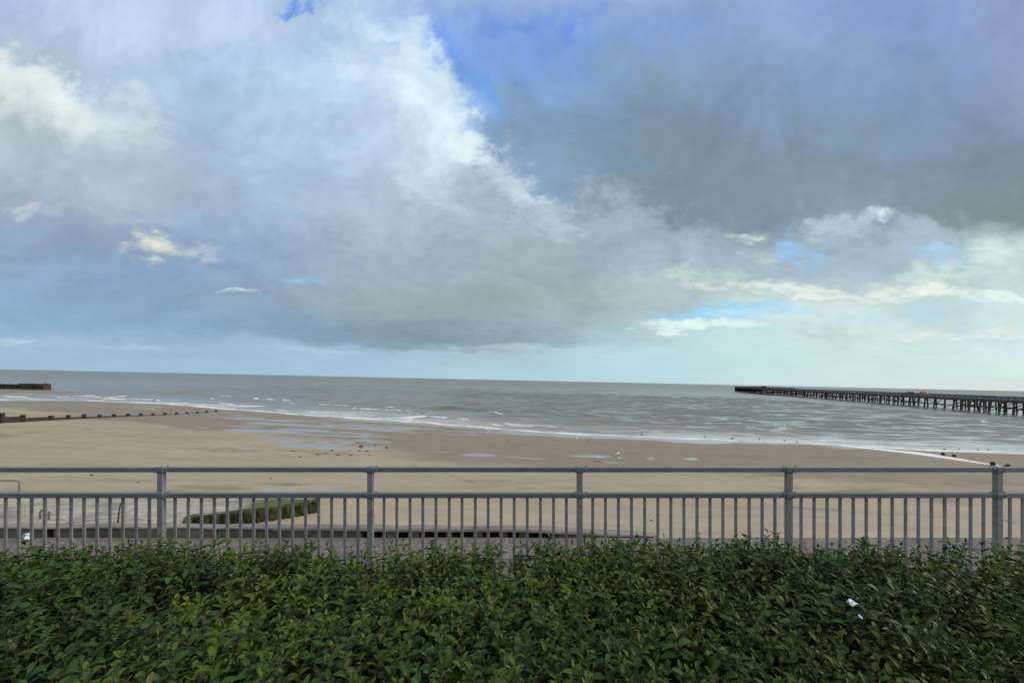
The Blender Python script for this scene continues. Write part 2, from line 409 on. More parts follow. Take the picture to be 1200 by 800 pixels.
def aggregate():
    mt, N, p, o = mat('exposed_aggregate')
    geo = N.new('ShaderNodeNewGeometry').outputs['Position']
    v = N.new('ShaderNodeTexVoronoi'); v.inputs['Scale'].default_value = 55; N.put(v.inputs['Vector'], geo)
    sp = N.sep(v.outputs['Color'])[0]
    col = N.mix(N.rng(sp, 0, 1), (.10, .09, .08, 1), (.215, .192, .168, 1))
    col = N.mix(N.rng(sp, .95, .98), col, (.36, .35, .33, 1))
    col = N.mix(N.rng(N.noise(geo, 1.6, 6, .6, .5), .45, .7), col, (.10, .095, .09, 1))
    N.put(p.inputs['Base Color'], col); p.inputs['Roughness'].default_value = .85
    b = N.new('ShaderNodeBump'); b.inputs['Strength'].default_value = .9; b.inputs['Distance'].default_value = .006
    N.put(b.inputs['Height'], N.math('SUBTRACT', 1.0, v.outputs['Distance'])); N.l.new(b.outputs[0], p.inputs['Normal'])
    return mt
M_agg = aggregate()

def sand():
    mt, N, p, o = mat('beach_sand')
    geo = N.new('ShaderNodeNewGeometry').outputs['Position']
    def att(n):
        a = N.new('ShaderNodeAttribute'); a.attribute_name = n; return a.outputs['Fac']
    damp, wet, foam, dark = att('damp'), att('wet'), att('foam'), att('dark')
    big = N.noise(geo, .13, 5, .55, .6); mid = N.noise(N.vmath('MULTIPLY', geo, (.35, 1.1, 1)), .9, 6, .62, .4)
    fine = N.noise(geo, 14, 4, .6)
    wa = N.rng(N.noise(N.vmath('MULTIPLY', geo, (.5, 1.0, 1)), 1.5, 5, .65), .3, .7, -.16, .16)
    dry = N.mix(N.rng(mid, .3, .7), (.37, .318, .238, 1), (.445, .388, .295, 1))
    dmp = N.mix(N.rng(mid, .3, .7), (.225, .187, .138, 1), (.275, .232, .172, 1))
    df = N.rng(N.math('ADD', damp, N.math('MULTIPLY', N.math('SUBTRACT', big, .5), .5)), .2, .8, 0, 1, True)
    col = N.mix(df, dry, dmp)
    col = N.mix(N.rng(N.noise(geo, .05, 4, .5, .8), .4, .65, 0, .3), col, (.33, .285, .25, 1))
    col = N.mix(N.rng(N.noise(N.vmath('MULTIPLY', geo, (.25, 1.2, 1)), .45, 7, .7, .8), .48, .72, 0, .42), col, (.2, .17, .13, 1))
    col = N.mix(N.rng(fine, .35, .75, .0, .3), col, (.16, .13, .10, 1))
    vo = N.new('ShaderNodeTexVoronoi'); vo.inputs['Scale'].default_value = 2.6; N.put(vo.inputs['Vector'], geo)
    vr = N.sep(vo.outputs['Color'])
    sp = N.math('MULTIPLY', N.math('LESS_THAN', vo.outputs['Distance'], .11), N.math('GREATER_THAN', vr[0], .80))
    col = N.mix(N.math('MULTIPLY', sp, .7), col, N.mix(N.math('GREATER_THAN', vr[1], .72), (.09, .075, .05, 1), (.62, .60, .55, 1)))
    dk = N.rng(N.math('ADD', dark, N.math('MULTIPLY', wa, 1.8)), .25, .9, 0, .6)
    col = N.mix(dk, col, (.15, .14, .115, 1))
    w = N.rng(N.math('ADD', wet, wa), .38, .62, 0, 1, True)
    col = N.mix(N.math('MULTIPLY', w, .85), col, (.31, .30, .28, 1))  # sky reflection on the wet sand put into a paler base colour
    fm = N.rng(N.math('ADD', foam, N.math('MULTIPLY', wa, 1.2)), .4, .6)
    col = N.mix(fm, col, (.78, .8, .8, 1))
    N.put(p.inputs['Base Color'], col)
    rg = N.mix(w, N.mix(df, (.95, .95, .95, 1), (.75, .75, .75, 1)), (.24, .24, .24, 1))
    N.put(p.inputs['Roughness'], N.mix(fm, rg, (.8, .8, .8, 1)))
    N.put(p.inputs['Specular IOR Level'], N.rng(N.math('ADD', w, N.math('MULTIPLY', df, .2)), 0, 1, .08, 1.0))
    h = N.math('ADD', N.math('MULTIPLY', mid, 1.0), N.math('MULTIPLY', N.noise(geo, 5, 5, .65), .35))
    b = N.new('ShaderNodeBump'); b.inputs['Distance'].default_value = .10
    N.put(b.inputs['Strength'], N.rng(w, 0, 1, .65, .02)); N.put(b.inputs['Height'], h)
    N.l.new(b.outputs[0], p.inputs['Normal'])
    return mt
M_sand = sand()

def water():
    mt, N, p, o = mat('sea_water')
    geo = N.new('ShaderNodeNewGeometry').outputs['Position']
    a = N.new('ShaderNodeAttribute'); a.attribute_name = 'foam'; foam = a.outputs['Fac']
    s = N.new('ShaderNodeAttribute'); s.attribute_name = 'shallow'; sh = s.outputs['Fac']
    nz = N.noise(N.vmath('MULTIPLY', geo, (.6, 1.3, 1)), 2.2, 6, .7, .3)
    big = N.noise(N.vmath('MULTIPLY', geo, (.3, 1, 1)), .012, 5, .6)
    col = N.mix(N.rng(big, .3, .7), (.15, .163, .148, 1), (.19, .205, .186, 1))
    col = N.mix(sh, col, (.27, .28, .255, 1))
    fm = N.rng(N.math('ADD', foam, N.math('MULTIPLY', N.math('SUBTRACT', nz, .5), 1.1)), .3, .85)
    col = N.mix(fm, col, (.82, .85, .86, 1))
    N.put(p.inputs['Base Color'], col)
    rz = N.new('ShaderNodeAttribute'); rz.attribute_name = 'resolved'
    N.put(p.inputs['Roughness'], N.math('MAXIMUM', N.rng(rz.outputs['Fac'], 0, 1, .34, .085), N.math('MULTIPLY', fm, .8)))
    p.inputs['IOR'].default_value = 1.33
    w1 = N.noise(N.vmath('MULTIPLY', geo, (.45, 1, 1)), .55, 4, .6, .2)
    w2 = N.noise(N.vmath('MULTIPLY', geo, (.6, 1, 1)), 2.4, 4, .6, .2)
    w0 = N.noise(N.vmath('MULTIPLY', geo, (.3, 1, 1)), .12, 3, .5, .2)
    h = N.math('ADD', N.math('MULTIPLY', w0, 1.6), N.math('ADD', N.math('MULTIPLY', w1, .55), N.math('MULTIPLY', w2, .16)))
    b = N.new('ShaderNodeBump'); b.inputs['Distance'].default_value = .5
    ga = N.new('ShaderNodeAttribute'); ga.attribute_name = 'resolved'; N.put(b.inputs['Strength'], N.rng(ga.outputs['Fac'], 0, 1, 1.1, .17))
    N.put(b.inputs['Height'], h); N.l.new(b.outputs[0], p.inputs['Normal'])
    return mt
M_water = water()

# ------------------------------------------------------------------ the beach (one sheet, runs under the sea)
def ell(X, Y, pts, scale=1.0):
    """union of soft ground ellipses given as (px, py, half width px, half height px) of the patch as it lies on the sand"""
    out = np.zeros_like(X)
    for px, py, rx, ry in pts:
        c = hit(px, py); l = hit(px - rx, py); f = hit(px, py - ry); n = hit(px, py + ry)
        ax = max((c - l).length, .3); ay = max((f - n).length / 2, .3)
        dv = Vector((c.x, c.y)).normalized() if False else Vector((0, 1))
        gx = (X - c.x) - (Y - c.y) * (c.x / c.y); gy = (Y - c.y)
        r = np.sqrt((gx / ax) ** 2 + (gy / ay) ** 2)
        out = np.maximum(out, np.clip(1.25 - r, 0, 1))
    return out
xs = axis(-95, 75, .28, -2500, 2500, 1.09); ys = axis(9, 80, .26, 8, 260, 1.09)
X, Y = np.meshgrid(xs, ys); Z = beach(X, Y); s = shore_s(X, Y)
# ribbed sand and small runnels
Z += (fbm(X / 1.6, Y / .8, 31, 3) - .5) * .035 * sstep(1, 10, s)
pool = ell(X, Y, [(300,492,62,6),(360,506,80,8),(285,493,42,5),(335,498,60,6),(380,500,75,8),(420,496,60,9),(395,512,34,9),(450,502,70,7),(300,505,45,2.6),(265,497,40,1.8),
    (240,500,22,1.5),(330,511,40,2.2),(300,525,40,2.4),(350,522,50,2.6),(420,519,60,4),(390,524,40,2.4),(440,523,36,5),(325,517,34,1.5),(372,506,60,2),
    (480,531,60,1.8),(520,528,36,2.4),(508,533,30,1.6),(545,534,40,1.6),(565,532,22,2.6),(583,537,36,1.5),(610,535,24,2),(625,536,26,3),
    (665,535,22,2.6),(690,536,32,3.2),(725,541,24,1.6),(763,539,9,4.5),(775,541,16,1.2),(808,538,11,2.2),(826,545,36,2),(845,547,26,1),
    (170,478,22,2.6),(182,477,12,1.8),(230,483,70,1.0),(560,506,220,3.5),(720,511,130,5.5),(640,506,120,3),(860,518,120,3),(470,495,60,4),
    (300,576,34,1.2),(330,573,45,1.2),(250,574,40,1),(380,570,30,.8)])
wet = np.maximum(pool, np.where(s > -6, sstep(2.6, .2, s) * .75, sstep(.12, 0, Z) * .7))
wet *= np.where(s < 9, 1, 1)
wet = wet * (0.62 + .5 * fbm(X / 2.2, Y / 1.6, 44, 4))
streak = fbm(X / 6.5 + Y / 5, Y / 1.5, 71, 4)
wet = np.where(pool > 0.02, wet + (streak - .54) * 1.7, wet)
sheen = ell(X, Y, [(520,500,150,5),(700,511,150,5.5),(620,505,120,4),(860,517,130,4),(450,494,90,4),(1000,524,60,2.5),(330,500,120,9),(400,510,110,9)])
wet = np.maximum(wet, sheen * (.42 + .55 * fbm(X / 14, Y / 1.8, 83, 3)))
wet = np.where(s > 3, wet - .9 * sstep(.55, .36, streak) * sstep(2, 6, s), wet)
flat = sstep(.3, .6, wet)
Z = Z - flat * .015
damp = sstep(27, 17, s + (fbm(X / 12, Y / 5, 8, 4) - .5) * 9)
dark = ell(X, Y, [(250,571,75,4),(330,567,50,3),(190,577,45,4),(30,580,80,6),(1010,575,45,5),(930,571,22,3),(1050,578,36,3),(1110,586,50,4),(1160,565,50,2.6),
    (990,536,60,2),(870,534,40,1.6),(390,531,60,2.5),(345,528,40,1.6),(270,527,60,3),(590,563,24,1.6),(0,510,40,2),(910,556,30,1.6)])
dark *= .45 + .55 * fbm(X / 1.8, Y / .9, 91, 4)
for s0, k in ((20.5, 1.0), (13.0, .7), (27.0, .8)):
    wr = np.exp(-((s - s0 + (fbm(X / 9, Y / 9, 51 + int(s0), 3) - .5) * 7) / .35) ** 2) * sstep(.45, .68, fbm(X / 1.2, Y / 1.2, 57, 3)) * k
    dark = np.maximum(dark, wr)
a0 = hit(985, 521.5); a1 = hit(1075, 531); a2 = hit(1172, 545.8)
def seg(X, Y, p, q, w0, w1):
    d = Vector((q.x - p.x, q.y - p.y)); L = d.length; d /= L
    t = np.clip(((X - p.x) * d.x + (Y - p.y) * d.y) / L, 0, 1)
    r = np.hypot(X - p.x - t * L * d.x, Y - p.y - t * L * d.y)
    return np.clip(1.25 - r / (w0 + (w1 - w0) * t), 0, 1)
foam = np.maximum(seg(X, Y, a0, a1, .9, 1.9), seg(X, Y, a1, a2, 1.7, .25))
foam = np.maximum(foam, sstep(.9, .1, s + (fbm(X / 3, Y / 3, 3, 3) - .5) * 1.2) * .8 * (s > -4))
V = np.stack([X, Y, Z], -1).reshape(-1, 3)
me = mesh_np('beach', V, grid_faces(len(xs), len(ys)), True, {'damp': damp, 'wet': wet, 'foam': foam, 'dark': dark})
tag(link('beach_sand', me, M_sand), kind='structure')

# ------------------------------------------------------------------ the sea
xs = axis(-130, 110, .36, -60000, 60000, 1.10); ys = axis(28, 170, .30, 5, 90000, 1.035)
X, Y = np.meshgrid(xs, ys); s = shore_s(X, Y); deep = -s
H = np.zeros_like(X)
def train(n, lam, amp, spread, seed):
    r = np.random.default_rng(seed); h = np.zeros_like(X)
    for i in range(n):
        L = lam * math.exp(r.normal(0, .22)); th = r.normal(0, math.radians(spread)) + math.radians(-6)
        k = 2 * math.pi / L
        h += np.cos(k * (X * math.sin(th) + Y * math.cos(th)) + r.uniform(0, 6.28))
    return h * amp / math.sqrt(n)
cell = np.maximum(np.gradient(xs)[None, :], np.gradient(ys)[:, None] * np.ones_like(X))
swell = train(14, 10, .19, 6, 1); H1 = train(18, 3.7, .14, 6, 2); H2 = train(18, 1.6, .03, 16, 3)
H = swell * sstep(9, 3, cell) + H1 * sstep(3.4, 1.2, cell) + H2 * sstep(1.2, .5, cell)
resolved = 1 - sstep(math.log(70), math.log(900), np.log(np.hypot(X, Y)))
H += .5 * np.maximum(H, 0) ** 2
patch = .75 + .5 * fbm(X / 45, Y / 22, 61, 3)
H *= patch * (.10 + .90 * sstep(0, 14, deep)) * (1.0 - .35 * sstep(0, -60, X))
# breakers rolling in over the shallows
ph = deep / 8.5 + (fbm(X / 26, Y / 26, 12, 3) - .5) * 2.4
saw = ph - np.floor(ph); crest = np.exp(-((saw - .5) / .075) ** 2)
leftw = sstep(25, -25, X) * .75 + .25
zone = sstep(1, 5, deep) * sstep(46, 20, deep)
gate = sstep(.50, .66, fbm(X / 9 + np.floor(ph) * 7.3, np.floor(ph) * 3.1 + Y * 0, 23, 3))
H += crest * gate * zone * .22
foam = crest * gate * zone * (.35 + .75 * leftw) * sstep(.36, .66, fbm(X / 2.4, Y / 2.4, 5, 4) + .08)
gate2 = sstep(.36, .6, fbm(X / 16, Y / 6, 29, 3))
foam = np.maximum(foam, gate2 * (.12 + .88 * leftw) * sstep(24, 3, deep) * .52)
foam = np.maximum(foam, sstep(.3, .6, fbm(X / 12, Y / 2.5, 39, 3)) * sstep(-5, 30, X) * sstep(13, 2, deep) * .48)
edge = deep + (fbm(X / 5, Y / 3, 15, 4) - .5) * 3.2 + (fbm(X / 1.3, Y / 1.3, 16, 3) - .5) * .9
foam = np.maximum(foam, np.exp(-((edge - .6) / 1.0) ** 2) * (.55 + .5 * fbm(X / 6, Y / 6, 18, 3)))
foam = np.maximum(foam, np.exp(-((edge - 4.5) / .8) ** 2) * .7 * sstep(.4, .6, fbm(X / 11, Y / 11, 19, 2)))
foam = np.where((X > 30) & (deep > 14), foam * .35, foam)
shallow = sstep(26, 1, deep) * .9
# in the lee of the spit there is a shallow channel; keep it calm
me = mesh_np('sea', np.stack([X, Y, H], -1).reshape(-1, 3), grid_faces(len(xs), len(ys)), True, {'foam': foam, 'shallow': shallow, 'resolved': resolved})
tag(link('sea_water', me, M_water), kind='structure')

# ------------------------------------------------------------------ promenade, sea wall and its broken kerb (promenade frame)
ROT = (0, -ROLL, 0)
G = -1.87; ZE = 4.39
def frame_root(name, x, y, z):
    return empty(name, T(x, y, z), ROT)
def slab_obj(name, x0, x1, y0, y1, z0, z1, mt, parent=None):
    mb = MB(); mb.box(((x0 + x1) / 2, (y0 + y1) / 2, (z0 + z1) / 2), (x1 - x0, y1 - y0, z1 - z0))
    o = mb.build(name, mt, parent)
    if parent is None: o.location = T(0, 0, 0); o.rotation_euler = ROT
    return o
xs = np.arange(-40, 40.01, .25); ys = np.concatenate([np.arange(-26, 2.5, 1.0), np.arange(2.5, ZE, .06), [ZE]])
X, Y = np.meshgrid(xs, ys); Zp = G + (fbm(X / .5, Y / .5, 4, 3) - .5) * .012
Yj = Y + np.where(Y > ZE - .001, (fbm(X * 1.6, X * 0 + 3, 14, 4) - .5) * .03, 0)
o = link('promenade', mesh_np('promenade', np.stack([X, Yj, Zp], -1).reshape(-1, 3), grid_faces(len(xs), len(ys))), M_agg)
o.location = T(0, 0, 0); o.rotation_euler = ROT; tag(o, kind='structure')

wall = frame_root('sea_wall', 0, ZE, G)
tag(wall, 'grey concrete sea wall dropping from the promenade edge to the sand, with a crumbling raised kerb', 'sea wall')
mb = MB()
mb.box((0, -.22, -3.5), (80, .40, 6.98)); mb.build('wall_body', M_wall, wall)
def px_x(px, depth): return (px - 600) / 433.0 * depth
# kerb top follows the photograph: level on the left, sinking away near the middle
kx = np.concatenate([np.arange(-18, px_x(770, 4.45), .035)])
def kerb_h(x):
    px = 600 + x / 4.45 * 433
    return float(np.interp(px, [-3000, 150, 340, 600, 640, 700, 740, 770], [.125, .118, .108, .092, .085, .05, .028, .008]))
top = []; rgk = random.Random(3)
nk = len(kx); hs = np.array([kerb_h(x) for x in kx]); hs = hs + (fbm(kx * 3, kx * 0, 9, 3) - .5) * .014
fr = (fbm(kx * 4, kx * 0 + 5, 19, 4) - .5) * .03; bk = (fbm(kx * 3, kx * 0 + 9, 29, 4) - .5) * .04
th = np.clip(np.where(kx < px_x(322, 4.45), .014, .032), .003, hs * .7)
vv = []
for i in range(nk):
    y0, y1 = .012 + fr[i], .145 + bk[i]
    vv += [(kx[i], y0, hs[i] - th[i]), (kx[i], y0, hs[i]), (kx[i], y1, hs[i] - .004), (kx[i], y1, -.25)]
vv = np.array(vv); ff = []
for i in range(nk - 1):
    a = i * 4; b = a + 4
    for j in range(3): ff.append((a + j, b + j, b + j + 1, a + j + 1))
link('kerb_coping', mesh_np('kerb_coping', vv, np.array(ff), False), M_coping, wall)
# the face below the coping: solid on the left, hollow with rust-stained voids in the middle
mb = MB(); x = -18.0
end = px_x(745, 4.42)
while x < end:
    px = 600 + x / 4.42 * 433
    if px < 322: L = rgk.uniform(.5, 1.1); gap = .004 if px > 60 else rgk.choice([.004, .12, .2])
    else: L = rgk.uniform(.05, .14) if px < 640 else .3; gap = rgk.uniform(.12, .34) if px < 640 else .01
    L = min(L, end - x)
    hh = max(kerb_h(x + L / 2) - (.014 if px < 322 else .032), .3 * kerb_h(x + L / 2)) - .004
    if hh > .006: mb.box((x + L / 2, .07 + rgk.uniform(-.006, .006), hh / 2 - .1), (L, .09, hh + .2), jitter=.003)
    x += L + gap
mb.build('kerb_face', M_wall, wall)
mb = MB(); mb.box(((end - 18) / 2, .137, -.06), (end + 18, .01, .12)); mb.build('kerb_core', M_rust, wall)

# small broken pieces sitting on the kerb
def stone(name, loc, size, mt, seed, squash=.6):
    bm = bmesh.new(); bmesh.ops.create_icosphere(bm, subdivisions=2, radius=1)
    rr = random.Random(seed); off = rr.uniform(0, 50)
    for v in bm.verts:
        n = v.co.normalized(); k = 1 + .45 * (float(fbm(n.x * 1.7 + off, n.y * 1.7 + n.z * 2.3, seed, 3)) - .5) * 2
        v.co = Vector((n.x * size[0], n.y * size[1], n.z * size[2])) * k
    me = bpy.data.meshes.new(name); bm.to_mesh(me); bm.free()
    o = link(name, me, mt); o.location = loc; o.rotation_euler = (rr.uniform(-.2, .2), rr.uniform(-.2, .2), rr.uniform(0, 6))
    return o
o = stone('stone_chip', T(px_x(557, 4.46), 4.46, G + .10), (.022, .02, .016), M_rock, 4)
tag(o, 'tiny dark stone lying on the pale kerb just left of the middle fence post', 'stone')
for i, (px, dx, lab) in enumerate([(1182, .026, 'brown stone on the promenade edge right of the right-hand fence post'), (898, .03, 'dark flat stone on the promenade edge left of the fourth fence post')]):
    tag(stone('stone_chip', T(px_x(px, 4.36), 4.36, G + .008), (dx, .02, .013), M_wall, 20 + i), lab, 'stone')

# crumpled white-blue litter by the kerb
def litter(name, loc, w, h, seed):
    n = 9; r = np.random.default_rng(seed)
    X, Y = np.meshgrid(np.linspace(-.5, .5, n), np.linspace(-.5, .5, n))
    Z = (fbm(X * 3 + seed, Y * 3, seed, 3) - .5) * .7 * h + .25 * h * np.cos(X * 5)
    V = np.stack([X * w + (fbm(X * 4, Y * 4, seed + 3) - .5) * w * .4, Y * w * .7, Z], -1).reshape(-1, 3)
    me = mesh_np(name, V, grid_faces(n, n)); o = link(name, me, M_litter); o.location = loc
    md = o.modifiers.new('thick', 'SOLIDIFY'); md.thickness = .0015
    return o
o = litter('litter', T(px_x(31, 4.3), 4.3, G + .055), .10, .06, 3); o.rotation_euler = (.9, .1, .3)
tag(o, 'crumpled white and pale blue wrapper lying against the kerb at the left', 'litter')

# ------------------------------------------------------------------ the railing
FY = 3.2; BAY = 246.4 / 433 * FY; FX0 = px_x(679.7, FY)
rail = frame_root('railing', FX0, FY, G)
tag(rail, 'long grey painted steel promenade railing with square posts and flat upright bars', 'railing')
TOP = -.7575 - G; MID = -.981 - G
k0, k1 = -3, 3
posts = range(k0, k1 + 1)
for k in posts:
    x = k * BAY
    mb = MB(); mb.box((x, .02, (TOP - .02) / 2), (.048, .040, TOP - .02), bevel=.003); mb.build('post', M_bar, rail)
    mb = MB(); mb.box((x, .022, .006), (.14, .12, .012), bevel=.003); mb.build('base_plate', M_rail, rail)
    for zc, hh in ((TOP - .020, .053), (MID - .020, .050)):
        mb = MB()
        mb.box((x, .0235, zc), (.074, .062, hh), bevel=.008)
        mb.box((x - .047, .0235, zc), (.026, .054, hh * .84), bevel=.007); mb.box((x + .047, .0235, zc), (.026, .054, hh * .84), bevel=.007)
        mb.tube([(x + .052, .02, zc + hh * .36), (x + .058, .018, zc + hh * .62)], .006, 6)
        mb.tube([(x - .030, -.012, zc), (x - .030, -.004, zc)], .007, 6); mb.tube([(x + .030, -.012, zc), (x + .030, -.004, zc)], .007, 6)
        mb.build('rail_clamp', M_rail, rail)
for k in range(k0, k1):
    xa, xb = k * BAY + .0605, (k + 1) * BAY - .0605
    for nm, zc in (('top_rail', TOP - .0205), ('middle_rail', MID - .0205)):
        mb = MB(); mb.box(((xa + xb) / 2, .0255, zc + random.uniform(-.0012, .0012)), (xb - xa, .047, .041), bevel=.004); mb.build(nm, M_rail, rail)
    xa, xb = k * BAY + .0245, (k + 1) * BAY - .0245
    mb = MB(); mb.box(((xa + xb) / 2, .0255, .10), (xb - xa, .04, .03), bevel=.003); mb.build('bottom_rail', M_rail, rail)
    for j in range(1, 16):
        x = k * BAY + j * BAY / 16 + random.uniform(-.0015, .0015)
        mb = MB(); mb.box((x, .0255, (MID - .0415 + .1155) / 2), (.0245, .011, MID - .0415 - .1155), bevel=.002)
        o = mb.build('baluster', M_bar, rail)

# ------------------------------------------------------------------ hedge
HZ = -.767                      # general level of the clipped top below the lens
def hedge_top(x, y):
    h = (fbm(x * 1.4 + 20, y * 1.4, 41, 3) - .5) * .13 + (fbm(x * 5, y * 5, 47, 2) - .5) * .05
    return HZ + h - sstep(1.65, 1.84, y) * .20 - sstep(.42, .30, y) * .10
hedge = frame_root('hedge', 0, 1.05, G)
tag(hedge, 'broad low evergreen hedge with glossy dark green leaves filling the foreground', 'hedge')
def build_hedge():
    W = 4.4; sp = .033
    gx = np.arange(-W, W, sp); gy = np.arange(.36, 1.84, sp)
    PX, PY = np.meshgrid(gx, gy); PX = PX.ravel(); PY = PY.ravel()
    n = len(PX); PX = PX + rng.uniform(-.5, .5, n) * sp * 1.1; PY = PY + rng.uniform(-.5, .5, n) * sp * 1.1
    dens = fbm(PX * 3.2, PY * 3.2, 55, 3); keep = rng.random(n) < (.42 + 1.1 * sstep(.36, .55, dens)); PX, PY = PX[keep], PY[keep]; n = len(PX)
    tilt = rng.normal(0, .22, (n, 2))
    tall = rng.exponential(.024, n); tall = np.where(tall > .07, .07, tall); tall[PY > 1.6] *= .9
    base = hedge_top(PX, PY) + tall - .015 + rng.normal(0, .014, n)
    # every shoot: pairs of opposite leaves down the stem
    NP = 6
    sid = np.repeat(np.arange(n), NP * 2); lev = np.tile(np.repeat(np.arange(NP), 2), n); side = np.tile(np.arange(2), n * NP)
    m = len(sid)
    phase = rng.uniform(0, 6.28, n)[sid] + lev * 1.571 + side * math.pi + rng.normal(0, .25, m)
    drop = lev * .021 + rng.uniform(0, .006, m) + np.where(lev > 0, .004, 0)
    shrink = np.array([.52, .80, 1.0, 1.04, 1.0, .95])[lev]
    size = rng.normal(1.03, .2, n).clip(.55, 1.5)[sid] * shrink
    L = (.037 * size * rng.normal(1, .10, m)).clip(.016, .07); Wd = L * rng.uniform(.17, .25, m)
    elev = np.array([1.0, .72, .45, .25, .1, 0])[lev] + rng.normal(0, .22, m)
    droop = rng.uniform(.35, 1.15, m) * (1 + lev * .08)
    ax = np.stack([tilt[sid, 0], tilt[sid, 1], np.ones(m)], -1); ax /= np.linalg.norm(ax, axis=1)[:, None]
    P = np.stack([PX[sid], PY[sid], base[sid]], -1) - ax * drop[:, None]
    hd = np.stack([np.cos(phase), np.sin(phase), np.zeros(m)], -1)
    sd_ = np.stack([-np.sin(phase), np.cos(phase), np.zeros(m)], -1)
    upv = np.array([0, 0, 1.0])
    roll_ = rng.normal(0, .35, m)
    ts = np.array([0, .16, .38, .62, .84, 1.0]); wd = np.array([.10, .62, 1.0, .90, .48, .02])
    V = np.zeros((m, len(ts), 3, 3))
    pos = P.copy(); ang = elev.copy(); prev = 0
    for i, t in enumerate(ts):
        dt = t - prev; prev = t
        dirv = hd * np.cos(ang)[:, None] + upv * np.sin(ang)[:, None]
        pos = pos + dirv * (L * dt)[:, None]; ang = ang - droop * dt
        nrm = -hd * np.sin(ang)[:, None] + upv * np.cos(ang)[:, None]
        s2 = sd_ * np.cos(roll_)[:, None] + nrm * np.sin(roll_)[:, None]
        lift = nrm * (Wd * wd[i] * .45)[:, None]
        V[:, i, 0] = pos - s2 * (Wd * wd[i])[:, None] + lift
        V[:, i, 1] = pos
        V[:, i, 2] = pos + s2 * (Wd * wd[i])[:, None] + lift
    nt = len(ts)
    f = []
    for i in range(nt - 1):
        for j in range(2): f.append((i * 3 + j, i * 3 + j + 1, i * 3 + j + 4, i * 3 + j + 3))
    f = np.array(f); FF = (np.arange(m)[:, None, None] * (nt * 3) + f[None]).reshape(-1, 4)
    shoot_young = (fbm(PX * 2.2, PY * 2.2, 66, 3) * .9 + rng.normal(0, .17, n))[sid]
    young = np.clip((shoot_young - .45) * 2.2 + np.array([.42, .22, .02, -.12, -.22, -.3])[lev], 0, 1)
    dry = (rng.random(m) < .012) * rng.uniform(.4, 1.0, m)
    tint = rng.random(m)
    rep = nt * 3
    mid_ = np.tile(np.array([0, 1, 0]), m * nt)
    me = mesh_np('foliage', V.reshape(-1, 3) - np.array([0, 1.05, G]), FF, True,
        {'young': np.repeat(young, rep), 'tint': np.repeat(tint, rep), 'dry': np.repeat(dry, rep), 'rib': mid_})
    mt, N, p, o = mat('hedge_leaf')
    def att(nm):
        a = N.new('ShaderNodeAttribute'); a.attribute_name = nm; return a.outputs['Fac']
    col = N.mix(att('tint'), (.012, .046, .007, 1), (.030, .092, .010, 1))
    col = N.mix(att('young'), col, (.11, .19, .010, 1))
    col = N.mix(att('dry'), col, (.16, .10, .05, 1))
    col = N.mix(N.rng(att('rib'), .72, 1, 0, .45), col, (.09, .13, .06, 1))
    geo = N.new('ShaderNodeNewGeometry')
    col = N.mix(N.math('MULTIPLY', geo.outputs['Backfacing'], .35), col, (.045, .075, .035, 1))
    N.put(p.inputs['Base Color'], col); p.inputs['Specular IOR Level'].default_value = .13
    N.put(p.inputs['Roughness'], N.rng(att('tint'), 0, 1, .36, .56))
    tr = N.new('ShaderNodeBsdfTranslucent'); N.put(tr.inputs[0], N.mix(.5, col, (.06, .10, .01, 1)))
    mx = N.new('ShaderNodeMixShader'); mx.inputs[0].default_value = .10
    N.l.new(p.outputs[0], mx.inputs[1]); N.l.new(tr.outputs[0], mx.inputs[2]); N.l.new(mx.outputs[0], o.inputs[0])
    link('foliage', me, mt, hedge)
    # stems: three-sided
    top = np.stack([PX, PY, base + .002], -1); ax = np.stack([tilt[:, 0], tilt[:, 1], np.ones(n)], -1); ax /= np.linalg.norm(ax, axis=1)[:, None]
    bot = top - ax * .26
    V = np.zeros((n, 2, 3, 3))
    for j in range(3):
        a = j * 2.094; off = np.array([math.cos(a), math.sin(a), 0])
        V[:, 0, j] = top + off * .0010; V[:, 1, j] = bot + off * .0028
    f = np.array([(j, (j + 1) % 3, 3 + (j + 1) % 3, 3 + j) for j in range(3)])
    FF = (np.arange(n)[:, None, None] * 6 + f[None]).reshape(-1, 4)
    me = mesh_np('stems', V.reshape(-1, 3) - np.array([0, 1.05, G]), FF)
    link('stems', me, simple('hedge_stem', (.05, .055, .02), (.09, .075, .035), 9, .7), hedge)
    # leaf litter and twigs inside: a rough dark body under the shoots
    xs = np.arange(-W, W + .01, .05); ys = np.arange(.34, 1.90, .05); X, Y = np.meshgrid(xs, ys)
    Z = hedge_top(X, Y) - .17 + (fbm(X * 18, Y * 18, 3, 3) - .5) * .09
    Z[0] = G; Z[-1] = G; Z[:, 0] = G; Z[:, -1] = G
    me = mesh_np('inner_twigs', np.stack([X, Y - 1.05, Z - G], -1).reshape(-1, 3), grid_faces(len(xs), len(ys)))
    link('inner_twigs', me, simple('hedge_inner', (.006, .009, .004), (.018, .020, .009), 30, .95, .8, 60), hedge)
build_hedge()
def on_hedge(px, py, lift):
    for Yd in np.linspace(.5, 1.75, 400):
        x = px_x(px, Yd); z = -(py - HOR) / 433 * Yd
        if z < float(hedge_top(x, Yd)) + lift: return T(x, Yd, z)
o = litter('litter', on_hedge(999, 705, .035), .028, .016, 9); o.rotation_euler = (.25, -.1, .4)
tag(o, 'small crumpled bluish white wrapper caught on top of the hedge at right', 'litter')
o = litter('litter', on_hedge(1008, 722, .035), .026, .014, 15); o.rotation_euler = (.5, .5, 1.1); o.scale = (1, .45, 1)
tag(o, 'thin sliver of white paper in the hedge just below the bluish wrapper', 'litter')

